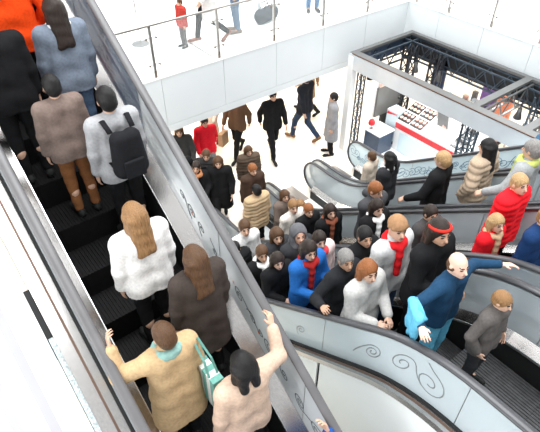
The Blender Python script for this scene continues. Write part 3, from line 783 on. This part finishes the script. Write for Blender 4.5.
_hm = {}
def hair_mesh(k):
    if k in _hm: return _hm[k]
    s = SDF((-.22, -.24, -.46), (.22, .17, .24), .009)
    if k in ('short', 'long', 'bun', 'bob', 'tail'):
        s.ell((0, -.016, .026), (.088, .108, .112), .01); s.ell((0, -.05, -.02), (.080, .078, .085), .03)
        if k in ('long', 'bob'):
            e = -.30 if k == 'long' else -.14
            for x in (1, -1): s.cap((x * .070, -.015, .02), (x * .088, -.02, e), .036, .030, .03); s.cap((x * .05, -.07, 0), (x * .055, -.085, e - .04), .05, .04, .03)
        s.ell((0, .105, -.045), (.066, .075, .100), .012, sub=True)
        if k == 'long': s.cap((0, -.085, .02), (0, -.10, -.32), .055, .045, .04)
        if k == 'bun': s.ell((0, -.10, .09), (.048, .048, .044), .01)
        if k == 'tail': s.cap((0, -.11, .05), (0, -.16, -.02), .035, .03, .01); s.cap((0, -.16, -.02), (0, -.14, -.24), .032, .018, .02)
    elif k == 'balding':
        s.ell((0, -.03, -.012), (.086, .088, .070), .01); s.ell((0, .10, -.02), (.075, .105, .13), .01, sub=True)
        for x in (1, -1): s.cap((x * .074, .02, -.01), (x * .078, -.03, -.03), .015, .018, .01)
    elif k == 'beanie':
        s.ell((0, -.008, .040), (.092, .112, .108), .01); s.cut_below(.028); s.cap((-.07, .045, .034), (.07, .045, .034), .02, .02, .02); s.cap((-.088, -.01, .034), (.088, -.01, .034), .016, .016, .02)
    elif k == 'hood':
        s.ell((0, -.03, .015), (.115, .125, .130), .01); s.cap((0, -.06, -.08), (0, -.07, -.15), .11, .12, .04)
        for x in (1, -1): s.cap((x * .07, 0, -.08), (x * .06, .02, -.15), .05, .06, .03)
        s.ell((0, .10, -.02), (.080, .11, .105), .012, sub=True)
    s.wrinkle(.003, 60, 1)
    _hm[k] = s.mesh('hair', 1); return _hm[k]
def scarf_mesh():
    if 'scarf' in _hm: return _hm['scarf']
    s = SDF((-.2, -.2, 1.05), (.2, .25, 1.62), .010); n = 12
    P = [(.092 * math.cos(a), .012 + .088 * math.sin(a), 1.475 - .012 * math.sin(a)) for a in np.linspace(0, 2 * PI, n + 1)]
    for p, q in zip(P[:-1], P[1:]): s.cap(p, q, .042, .042, .01)
    s.cap((.035, .125, 1.44), (.055, .150, 1.15), .040, .034, .02); s.wrinkle(.006, 60)
    _hm['scarf'] = s.mesh('scarf', 1); return _hm['scarf']
def band_mesh():
    if 'band' in _hm: return _hm['band']
    mb = []; s = SDF((-.14, -.16, -.02), (.14, .14, .16), .007); n = 16
    P = [(.084 * math.cos(a), -.012 + .102 * math.sin(a), .060 + .02 * math.sin(a)) for a in np.linspace(0, 2 * PI, n + 1)]
    for p, q in zip(P[:-1], P[1:]): s.cap(p, q, .014, .014, .004)
    _hm['band'] = s.mesh('headband', 1); return _hm['band']

def put(name, me, parent, mats, loc=(0, 0, 0), rot=None):
    o = bpy.data.objects.new(name, me); COL.objects.link(o); o.parent = parent; o.location = loc
    if rot is not None: o.rotation_euler = Matrix(rot.tolist()).to_euler()
    for i, m in enumerate(mats): o.material_slots[i].link = 'OBJECT'; o.material_slots[i].material = m
    return o
SK = dict(a=(.62, .38, .27), b=(.50, .29, .19), c=(.72, .47, .36), d=(.36, .20, .13))
HC = dict(black=(.010, .009, .009), dark=(.025, .016, .012), brown=(.09, .045, .022), tan=(.26, .14, .06), blond=(.42, .27, .13), grey=(.22, .21, .20), ginger=(.25, .09, .03))
def person(label, ps, x, y, z, yaw, sc, top, tc, tr, hair='short', hc='black', sk='a', scarf=None, band=None, group=None, shoes=(.02, .02, .02), hatc=None, bare=False):
    t = thing('person', label, 'person', (x, y, z), yaw, group); t.scale = (sc,) * 3
    J = POSES[ps]; lk = 'stand' if J['aR'][1] == J['aL'][1] else ('walkR' if J['aR'][1] > J['aL'][1] else 'walkL')
    put('body', body_mesh(ps), t, [skin(SK[sk]), M['eye'], M['lips']])
    put({'puffer': 'padded_jacket'}.get(top, top), top_mesh(ps, top), t, [fab(tc)])
    put('trousers', trouser_mesh(J, lk), t, [fab(tr)])
    for q in 'RL': put('shoe', shoe_mesh(J, q, lk), t, [fab(shoes, .5), M['sole']])
    if hair: put({'beanie': 'knit_hat', 'hood': 'hood'}.get(hair, 'hair'), hair_mesh(hair), t, [fab(hatc) if hatc else hairm(HC[hc])], HEAD, J['R'])
    if scarf: put('scarf', scarf_mesh(), t, [fab(scarf)])
    if band: put('headband', band_mesh(), t, [fab(band)], HEAD, J['R'])
    return t

BLK = (.010, .010, .011); CHR = (.035, .036, .040); NAVY = (.012, .030, .075); JEAN = (.05, .085, .16); GRY = (.30, .30, .31); LGR = (.55, .55, .55); WHT = (.80, .79, .78)
TAN = (.50, .36, .22); BEI = (.60, .45, .34); RED = (.72, .012, .02); BRN = (.12, .065, .035); BLUE = (.02, .13, .42); SKY = (.13, .46, .66); PNK = (.74, .58, .56); CAM = (.36, .24, .14)
def treadB(y): m = math.floor(y / .4) * .4 + .2; return min(ZU - .005, max(.008, lineB(m) - .1))
def treadA(y): m = math.floor(y / .4) * .4 + .2; return lineA(m) - .1
def snap(y): c = math.floor(y / .4) * .4 + .2; return min(c + .07, max(c - .07, y))
GA = 'riders on the foreground escalator'
def onA(label, ps, x, y, sc, *a, yaw=0, **k): y = snap(y); return person(label, ps, x, y, treadA(y), yaw, sc, *a, group=GA, **k)
def onB(label, ps, x, y, sc, *a, yaw=PI, g=1, **k):
    if ps == 'down' and yaw == PI: ps = 'stand_look'
    y = snap(y); grp = {1: 'riders on the escalator with frosted glass', 2: 'riders on the second escalator', 3: 'riders on the third escalator', 4: 'riders on the farthest escalator'}[g]
    return person(label, ps, x, y, treadB(y), yaw, sc, *a, group=grp, **k)
def onF(label, ps, x, y, sc, *a, yaw=0, z=.001, g='shoppers on the cream floor', **k): return person(label, ps, x, y, z, yaw, sc, *a, group=g, **k)

# --- riders of the foreground escalator, seen from behind
onA('person in a bright orange jacket at the top of the foreground escalator', 'pockets', 1.02, 5.12, .92, 'jacket', (.85, .07, .008), BLK, 'short', 'dark')
onA('person in a blue grey coat with long dark hair behind the orange jacket', 'down', 1.28, 4.66, .88, 'jacket', (.17, .20, .25), (.10, .15, .24), 'long', 'dark', scarf=(.75, .75, .75))
onA('person in a black jacket and black trousers by the left handrail, behind the orange jacket', 'down', .70, 4.55, .92, 'jacket', BLK, BLK, 'short', 'black')
onA('person in a taupe coat and rust brown trousers beside the rucksack wearer', 'down', .96, 4.14, .80, 'jacket', (.19, .14, .12), (.22, .09, .035), 'short', 'black')
onA('person in a light grey jacket with a black rucksack on the foreground escalator', 'down', 1.29, 3.94, .90, 'jacket', (.36, .36, .37), BLK, 'short', 'black')
onA('person with long fair hair in a white jacket on the foreground escalator', 'down', 1.0, 2.98, .93, 'jacket', (.86, .84, .82), BLK, 'long', 'tan')
onA('person in a tan coat with a green striped scarf holding the left handrail', 'rail_left_high', .78, 2.32, .93, 'coat', (.52, .36, .20), BLK, 'short', 'brown', scarf=(.25, .42, .38))
onA('person in a dark brown coat with long brown hair by the right handrail', 'down', 1.25, 2.56, .93, 'coat', (.055, .042, .036), BLK, 'long', 'brown')
onA('person with black hair in a beige jacket reaching along the right handrail', 'reach_rail', 1.16, 1.82, .98, 'jacket', (.58, .42, .32), BLK, 'bob', 'black')
onA('person in a royal blue jacket lowest on the foreground escalator by the right handrail', 'rail_right_high', 1.24, 1.06, .97, 'jacket', (.02, .08, .30), BLK, 'short', 'dark')

# --- riders coming up towards the upper landing on the nearest escalator
onB('brown haired person in a white jumper near the foot of the frosted glass escalator', 'down', 3.34, 4.97, 1.08, 'sweater', WHT, BLK, 'short', 'brown')
onB('person with tan hair in a black jacket and white scarf above the frosted glass', 'rail_right_up', 2.85, 3.86, .94, 'jacket', BLK, BLK, 'short', 'brown', scarf=WHT, sk='b')
onB('dark bob haired person in a black jacket, hands raised, above the frosted glass', 'phone', 2.80, 3.47, .90, 'jacket', BLK, CHR, 'bob', 'dark')
onB('person in a royal blue jacket and red scarf above the frosted glass', 'phone', 2.94, 3.07, .98, 'jacket', BLUE, NAVY, 'long', 'dark', scarf=(.36, .02, .02))
onB('grey haired person in a black jacket with one arm over the near handrail', 'rail_right_wide', 2.98, 2.54, .96, 'jacket', (.018, .019, .022), CHR, 'short', 'grey', sk='b')
onB('person with ginger brown hair in a pale grey coat behind the navy jumper', 'phone', 2.85, 2.13, .95, 'coat', (.50, .49, .47), BLK, 'bob', 'ginger')
onB('balding person in a navy jumper and sky blue trousers, arms spread to both handrails', 'arms_wide', 3.10, 1.42, .92, 'sweater', (.014, .050, .105), SKY, 'balding', 'brown', sk='c')
onB('person with a grey hood up beside the pink coat on the frosted glass escalator', 'down', 3.36, 3.68, 1.03, 'jacket', CHR, BLK, 'hood', hatc=(.12, .12, .13))
onB('person in a pinkish white coat with a red scarf on the frosted glass escalator', 'down', 3.36, 3.33, .98, 'coat', PNK, JEAN, 'short', 'dark', scarf=(.60, .05, .06))
onB('dark haired person in a black coat tucked in beside the grey haired rider', 'down', 3.40, 2.67, .96, 'coat', BLK, BLK, 'short', 'black', sk='b')
onB('person in a brown knitted hat, bright red scarf and pale jacket amid the crowd', 'down', 3.38, 2.27, 1.05, 'jacket', LGR, JEAN, 'beanie', hatc=(.34, .19, .10), scarf=(.62, .015, .02))
onB('person in a black jacket with a red headband behind the navy jumper', 'phone', 3.38, 1.82, 1.05, 'jacket', BLK, BLK, 'bob', 'dark', band=(.60, .03, .02), sk='b')
onB('blond person in a bright red jacket beyond the outstretched navy arm', 'down', 4.36, 1.74, .82, 'jacket', RED, (.40, .26, .15), 'bob', 'blond', scarf=(.55, .36, .22), g=2)
onB('small fair haired person in a grey jacket below the outstretched navy arm', 'pockets', 3.12, .98, .72, 'jacket', (.10, .09, .085), CHR, 'short', 'tan')
onB('person in a black padded jacket low on the frosted glass escalator, nearest its foot', 'down', 2.90, 4.6, .96, 'puffer', BLK, BLK, 'short', 'black')
onB('person with brown hair and a charcoal coat standing beside the white scarf', 'down', 3.34, 4.16, 1.0, 'coat', CHR, BLK, 'long', 'brown')
# second escalator
onB('person in a tan padded coat with black hair stepping onto the second escalator', 'down', 4.52, 6.24, .98, 'puffer', (.46, .33, .20), BLK, 'short', 'black', yaw=0, g=2)
onB('brown haired person in a dark grey jacket at the foot of the second escalator', 'phone', 4.90, 5.92, .94, 'jacket', (.16, .12, .10), BLK, 'long', 'brown', g=2)
onB('person in a cream white jumper low on the second escalator', 'down', 4.38, 5.02, 1.0, 'sweater', (.72, .66, .60), BLK, 'short', 'tan', g=2)
onB('person in a black coat with tan hair next to the cream jumper', 'down', 4.82, 5.32, .92, 'coat', BLK, BLK, 'bob', 'tan', g=2)
onB('person in a charcoal jacket with ginger hair on the second escalator', 'phone', 4.40, 4.66, .92, 'jacket', BLK, BLK, 'short', 'ginger', g=2)
onB('person in a black jacket with a rust brown scarf on the second escalator', 'down', 4.36, 4.14, .96, 'jacket', BLK, CHR, 'long', 'dark', scarf=(.22, .07, .04), g=2)
onB('person in a dark grey jacket with an arm stretched back to the far handrail', 'reach_back', 4.84, 3.74, 1.05, 'jacket', (.06, .06, .065), BLK, 'short', 'ginger', g=2)
onB('person in a black coat with a white collar scarf on the second escalator', 'arms_folded', 4.40, 3.32, .98, 'coat', BLK, BLK, 'bob', 'dark', scarf=WHT, g=2)
onB('person in a charcoal coat behind the red headband on the second escalator', 'down', 4.40, 2.44, .90, 'coat', (.055, .05, .05), BLK, 'short', 'dark', sk='b', g=2)
onB('person in a navy jacket near the head of the second escalator', 'down', 4.42, 1.28, .84, 'jacket', (.010, .035, .11), NAVY, 'short', 'tan', g=2)
onB('person in a red padded jacket near the head of the second escalator', 'down', 4.88, 1.87, .94, 'puffer', RED, BLK, 'short', 'blond', g=2)
# third and farthest escalators, riding down and away
onB('person with fair hair in a black jacket riding down the third escalator', 'rail_left_down', 5.80, 3.34, 1.08, 'jacket', BLK, (.20, .20, .21), 'short', 'blond', yaw=.2, g=3)
onB('person in a black and white jacket with black hair riding down the third escalator', 'rail_right_down', 6.26, 4.62, 1.06, 'jacket', (.03, .03, .033), BLK, 'bob', 'black', yaw=.1, scarf=(.6, .6, .6), g=3)
onB('person in a camel padded jacket with long black hair on the third escalator', 'pockets', 6.22, 2.96, 1.06, 'puffer', (.42, .32, .23), (.66, .66, .68), 'long', 'black', yaw=.15, g=3)
onB('person in a grey jacket with a yellow green scarf high on the third escalator', 'rail_left_down', 5.80, 2.20, 1.04, 'jacket', (.30, .31, .31), (.08, .12, .18), 'short', 'grey', yaw=.1, scarf=(.50, .56, .16), g=3)
onB('person in a tan hood at the foot of the farthest escalator', 'down', 7.2, 5.78, .92, 'jacket', (.50, .42, .34), BLK, 'short', 'brown', yaw=.2, g=4)
onB('person in a navy coat high on the farthest escalator', 'down', 7.3, 2.66, .96, 'coat', (.05, .12, .20), (.10, .2, .3), 'short', 'dark', yaw=.1, g=4)

# --- crowd on the cream floor at the foot of the escalators
onF('brown haired person in a black coat on the floor, nearest the second escalator', 'walk_one', 4.45, 7.46, 1.0, 'coat', BLK, BLK, 'long', 'brown', yaw=2.6)
onF('person in a dark brown jacket with ginger hair waiting behind the tan padded coat', 'down', 4.86, 6.84, .98, 'jacket', (.06, .035, .025), BLK, 'short', 'ginger', yaw=3.0, z=.022)
onF('person in a black jacket with an orange scarf beside the foreground handrail', 'phone', 4.02, 7.62, .98, 'jacket', BLK, CHR, 'short', 'dark', yaw=2.8, scarf=(.42, .18, .08), sk='b')
onF('person in a charcoal padded jacket below the red jacket', 'down', 4.42, 7.86, .98, 'puffer', (.03, .028, .028), BLK, 'short', 'brown', yaw=2.5)
onF('person in a black coat seen just below the gallery edge by the foreground handrail', 'walk_two', 3.95, 8.18, 1.0, 'coat', BLK, BLK, 'short', 'dark', yaw=2.9)
onF('person in a dark grey coat under the gallery, left of the red jacket', 'walk_one', 4.42, 8.98, 1.0, 'coat', (.05, .05, .05), BLK, 'long', 'brown', yaw=2.7)
onF('person in an open red jacket and grey trousers under the gallery edge', 'walk_two', 5.08, 8.98, 1.0, 'jacket', (.70, .015, .03), (.20, .20, .20), 'short', 'dark', yaw=2.9)
onF('person in a pale cream coat and red shoes walking under the gallery', 'walk_one', 5.84, 10.1, 1.02, 'coat', (.70, .62, .54), BLK, 'short', 'brown', yaw=2.2, shoes=(.35, .02, .03))
onF('person in a brown jacket and black trousers striding on the cream floor', 'walk_two', 6.22, 9.36, 1.06, 'jacket', (.13, .075, .045), BLK, 'short', 'dark', yaw=2.0)
onF('person all in black walking on the cream floor beside the brown jacket', 'walk_one', 6.92, 8.82, 1.08, 'jacket', BLK, BLK, 'short', 'black', yaw=2.9)
wb = onF('person in a black jacket and navy trousers walking away across the cream floor', 'walk_two', 8.05, 8.90, 1.12, 'jacket', (.02, .022, .03), (.03, .05, .09), 'short', 'dark', yaw=.2, shoes=(.22, .11, .05))
onF('person in a grey coat standing by the silver corner post', 'down', 8.18, 8.0, 1.0, 'coat', (.26, .26, .27), BLK, 'short', 'black', yaw=1.0)
onF('person in a tan coat far back under the gallery by the trussed stand', 'walk_one', 9.1, 9.95, 1.02, 'coat', (.38, .26, .16), BLK, 'long', 'brown', yaw=.4)
onF('person in a brown padded jacket beside the open newel of the second escalator', 'down', 5.32, 7.62, .90, 'puffer', (.10, .07, .05), BLK, 'bob', 'brown', yaw=2.9)

# --- people on the gallery
GG = 'people behind the gallery railing'
onF('person in jeans standing behind the left glass railing', 'down', 6.36, 9.42, 1.0, 'jacket', (.12, .13, .15), (.10, .15, .22), 'short', 'dark', yaw=1.2, z=ZU + .001, g=GG, shoes=(.2, .15, .12))
onF('person in black trousers and a light coat behind the left glass railing', 'walk_one', 5.60, 9.28, .98, 'coat', (.66, .64, .62), BLK, 'long', 'brown', yaw=1.3, z=ZU + .001, g=GG, shoes=(.25, .12, .09))
onF('small child in a red and dark jacket behind the left glass railing', 'down', 5.02, 9.40, .56, 'puffer', (.40, .04, .03), (.10, .09, .09), 'short', 'brown', yaw=1.6, z=ZU + .001, g=GG)
onF('person in slim blue trousers behind the gallery railing, nearest the corner', 'down', 8.56, 9.36, 1.0, 'jacket', LGR, (.06, .14, .26), 'short', 'dark', yaw=2.6, z=ZU + .001, g=GG)
onF('person in dark trousers far back near the right glass railing', 'walk_one', 12.6, 8.2, 1.0, 'jacket', CHR, (.06, .06, .07), 'short', 'black', yaw=.4, z=ZU + .001, g=GG)

# --- things people carry
def carried(root_xyz, yaw, sc, off): v = Matrix.Rotation(yaw, 3, 'Z') @ (Vector(off) * sc); return (root_xyz[0] + v.x, root_xyz[1] + v.y, root_xyz[2] + v.z)
def rucksack(label, loc, yaw, m):
    t = thing('rucksack', label, 'rucksack', loc, yaw)
    s = SDF((-.22, -.22, -.3), (.22, .12, .3), .012); s.cap((-.07, -.03, -.14), (-.06, -.02, .14), .09, .075, .05); s.cap((.07, -.03, -.14), (.06, -.02, .14), .09, .075, .05)
    o = bpy.data.objects.new('body', s.mesh('rucksack_body', 1)); COL.objects.link(o); o.parent = t; o.material_slots[0].link = 'OBJECT'; o.material_slots[0].material = m
    MB().box(-.09, .09, -.145, -.11, -.19, -.02).build('pocket', m, t, bevel=.012)
    for x in (-.10, .10):
        MB().tube([(x, .02, .20), (x * 1.1, .13, .27), (x * 1.15, .25, .19), (x * 1.2, .265, .05), (x * 1.25, .19, -.10), (x * 1.1, .04, -.16)], .024, 6, .008).build('strap', m, t, smooth=True)
    return t
yy = snap(3.95)
rucksack('black rucksack on the back of the light grey jacket', carried((1.29, yy, treadA(yy)), 0, .90, (0, -.235, 1.20)), 0, fab((.012, .012, .014)))
def shopping_bag(label, loc, yaw, m, w=.30, h=.36):
    t = thing('shopping_bag', label, 'bag', loc, yaw, 'paper shopping bags')
    MB().slab([(-.07, 0), (.07, 0), (.06, h), (-.06, h)], 'y', -w / 2, w / 2).build('body', m, t, bevel=.004)
    for x in (-.055, .055): MB().tube([(x, -.08, h - .02), (x * .9, -.07, h + .07), (x * .5, 0, h + .13), (x * .9, .07, h + .07), (x, .08, h - .02)], .005, 6).build('handle', M['white'], t)
    return t
shopping_bag('brown paper shopping bag held by the person striding in the brown jacket', carried((6.22, 9.36, 0), 2.0, 1.06, (.27, .22, .40)), 2.0, fab((.42, .28, .17)))
shopping_bag('white paper shopping bag held by the person in the open red jacket', carried((5.08, 8.98, 0), 2.9, 1.0, (.27, .24, .40)), 2.9, fab((.72, .72, .70)))
g = thing('holdall', 'dark grey holdall lying on the white gallery floor behind the railing', 'bag', (7.28, 9.52, ZU + .002), .25)
s = SDF((-.42, -.24, -.05), (.42, .24, .42), .014); s.cap((-.2, 0, .155), (.2, 0, .155), .16, .16, .03); s.wrinkle(.006, 30)
o = bpy.data.objects.new('body', s.mesh('holdall_body', 1)); COL.objects.link(o); o.parent = g; o.material_slots[0].link = 'OBJECT'; o.material_slots[0].material = fab((.05, .055, .065))
for y_ in (-.06, .06): MB().tube([(-.14, y_, .31), (-.1, y_, .42), (.1, y_, .42), (.14, y_, .31)], .012, 6).build('handle', M['black'], g)

jk = thing('jacket', 'sky blue jacket draped over the arm of the navy jumper', 'jacket', (3.10, snap(1.42), treadB(snap(1.42))), PI); jk.scale = (.92,) * 3
s = SDF((.10, -.2, .60), (.85, .5, 1.60), .012); J = POSES['arms_wide']; e_, w_ = J['eR'], J['wR']
for k in range(7):
    p = e_ + (w_ - e_) * (.0 + .13 * k); s.cap(p + np.array((-.02, -.05, .02)), p + np.array((.0, .0, .06)), .035, .04, .02)
    s.cap(p + np.array((.03, .0, .05)), p + np.array((.04 + .01 * (k % 2), .0, -.22 + .03 * (k % 3))), .038, .030, .02); s.cap(p + np.array((-.03, -.03, .03)), p + np.array((-.055, -.04, -.30 - .03 * (k % 2))), .036, .030, .02)
s.wrinkle(.006, 40)
o = bpy.data.objects.new('cloth', s.mesh('draped_cloth', 1)); COL.objects.link(o); o.parent = jk; o.material_slots[0].link = 'OBJECT'; o.material_slots[0].material = fab(SKY)
MB().tube([tuple(e_ + np.array((-.03, -.02, .07))), tuple((e_ + w_) / 2 + np.array((0, .0, .09))), tuple(w_ + np.array((-.04, 0, .07)))], .02, 8).build('collar', fab((.09, .36, .55)), jk, smooth=True)
yy = snap(2.32)
tb_ = thing('tote_bag', 'green and white striped tote bag hanging beside the tan coat', 'bag', carried((.76, yy, treadA(yy)), 0, .93, (.30, -.10, .62)), 0)
for k in range(6): MB().box(-.05, .05, -.17 + .057 * k, -.17 + .057 * (k + 1), 0, .42).build('stripe_panel', fab((.16, .38, .33) if k % 2 == 0 else (.70, .74, .72)), tb_)
for x in (-.04, .04): MB().tube([(x, -.10, .40), (x * .8 - .02, -.07, .62), (x * .5 - .05, .03, .80), (x * .8 - .02, .10, .62), (x, .10, .40)], .010, 6).build('handle', fab((.16, .38, .33)), tb_)

# ================================================================== LIGHT
w = bpy.data.worlds.new('hall_daylight'); S.world = w; w.use_nodes = True
bg = w.node_tree.nodes['Background']; bg.inputs['Color'].default_value = (.95, .98, 1, 1); bg.inputs['Strength'].default_value = 1.0
def area(name, loc, sx, sy, power, col=(1, 1, 1), rot=(0, 0, 0)):
    l = bpy.data.lights.new(name, 'AREA'); l.shape = 'RECTANGLE'; l.size = sx; l.size_y = sy; l.energy = power; l.color = col
    o = bpy.data.objects.new(name, l); COL.objects.link(o); o.location = loc; o.rotation_euler = rot; return o
area('atrium_skylight', (5, 3, 17), 12, 12, 3200, (.97, .99, 1))
for i, (x, y) in enumerate([(2, 11), (6, 11), (10, 11), (14, 11), (4, 16), (9, 16), (14.5, 5), (14.5, 0)]):
    area('gallery_downlight', (x, y, 2.78), 2.4, 2.4, 130, (1, .95, .88))
for x, y in [(6, 12), (11, 12), (15, 6)]: area('gallery_ceiling_lamp', (x, y, 8.2), 4, 4, 420)
area('side_fill_light', (-12.5, 2, 9), 10, 9, 1500, (.97, .99, 1), (0, -math.radians(68), 0))  # unseen fill, added to brighten glass and cladding that face left
area('stand_light', (9.7, 5.6, 2.2), 1.0, 3.5, 60, (1, .98, .96))

# ================================================================== CAMERA
f = 514.0
pitch = math.atan2(446, 514); hd = math.radians(52.2)
F_ = Vector((math.cos(hd), math.sin(hd), 0)); R_ = Vector((math.sin(hd), -math.cos(hd), 0))
fw = F_ * math.cos(pitch) - Vector((0, 0, 1)) * math.sin(pitch); up_ = F_ * math.sin(pitch) + Vector((0, 0, 1)) * math.cos(pitch)
cd = bpy.data.cameras.new('camera'); cam = bpy.data.objects.new('camera', cd); COL.objects.link(cam)
cd.sensor_width = 36; cd.sensor_fit = 'HORIZONTAL'; cd.lens = f / 540 * 36; cd.clip_start = .05; cd.clip_end = 200
m3 = Matrix((R_, up_, -fw)).transposed()
cam.matrix_world = Matrix.Translation((0, 0, 7.65)) @ m3.to_4x4()
S.camera = cam
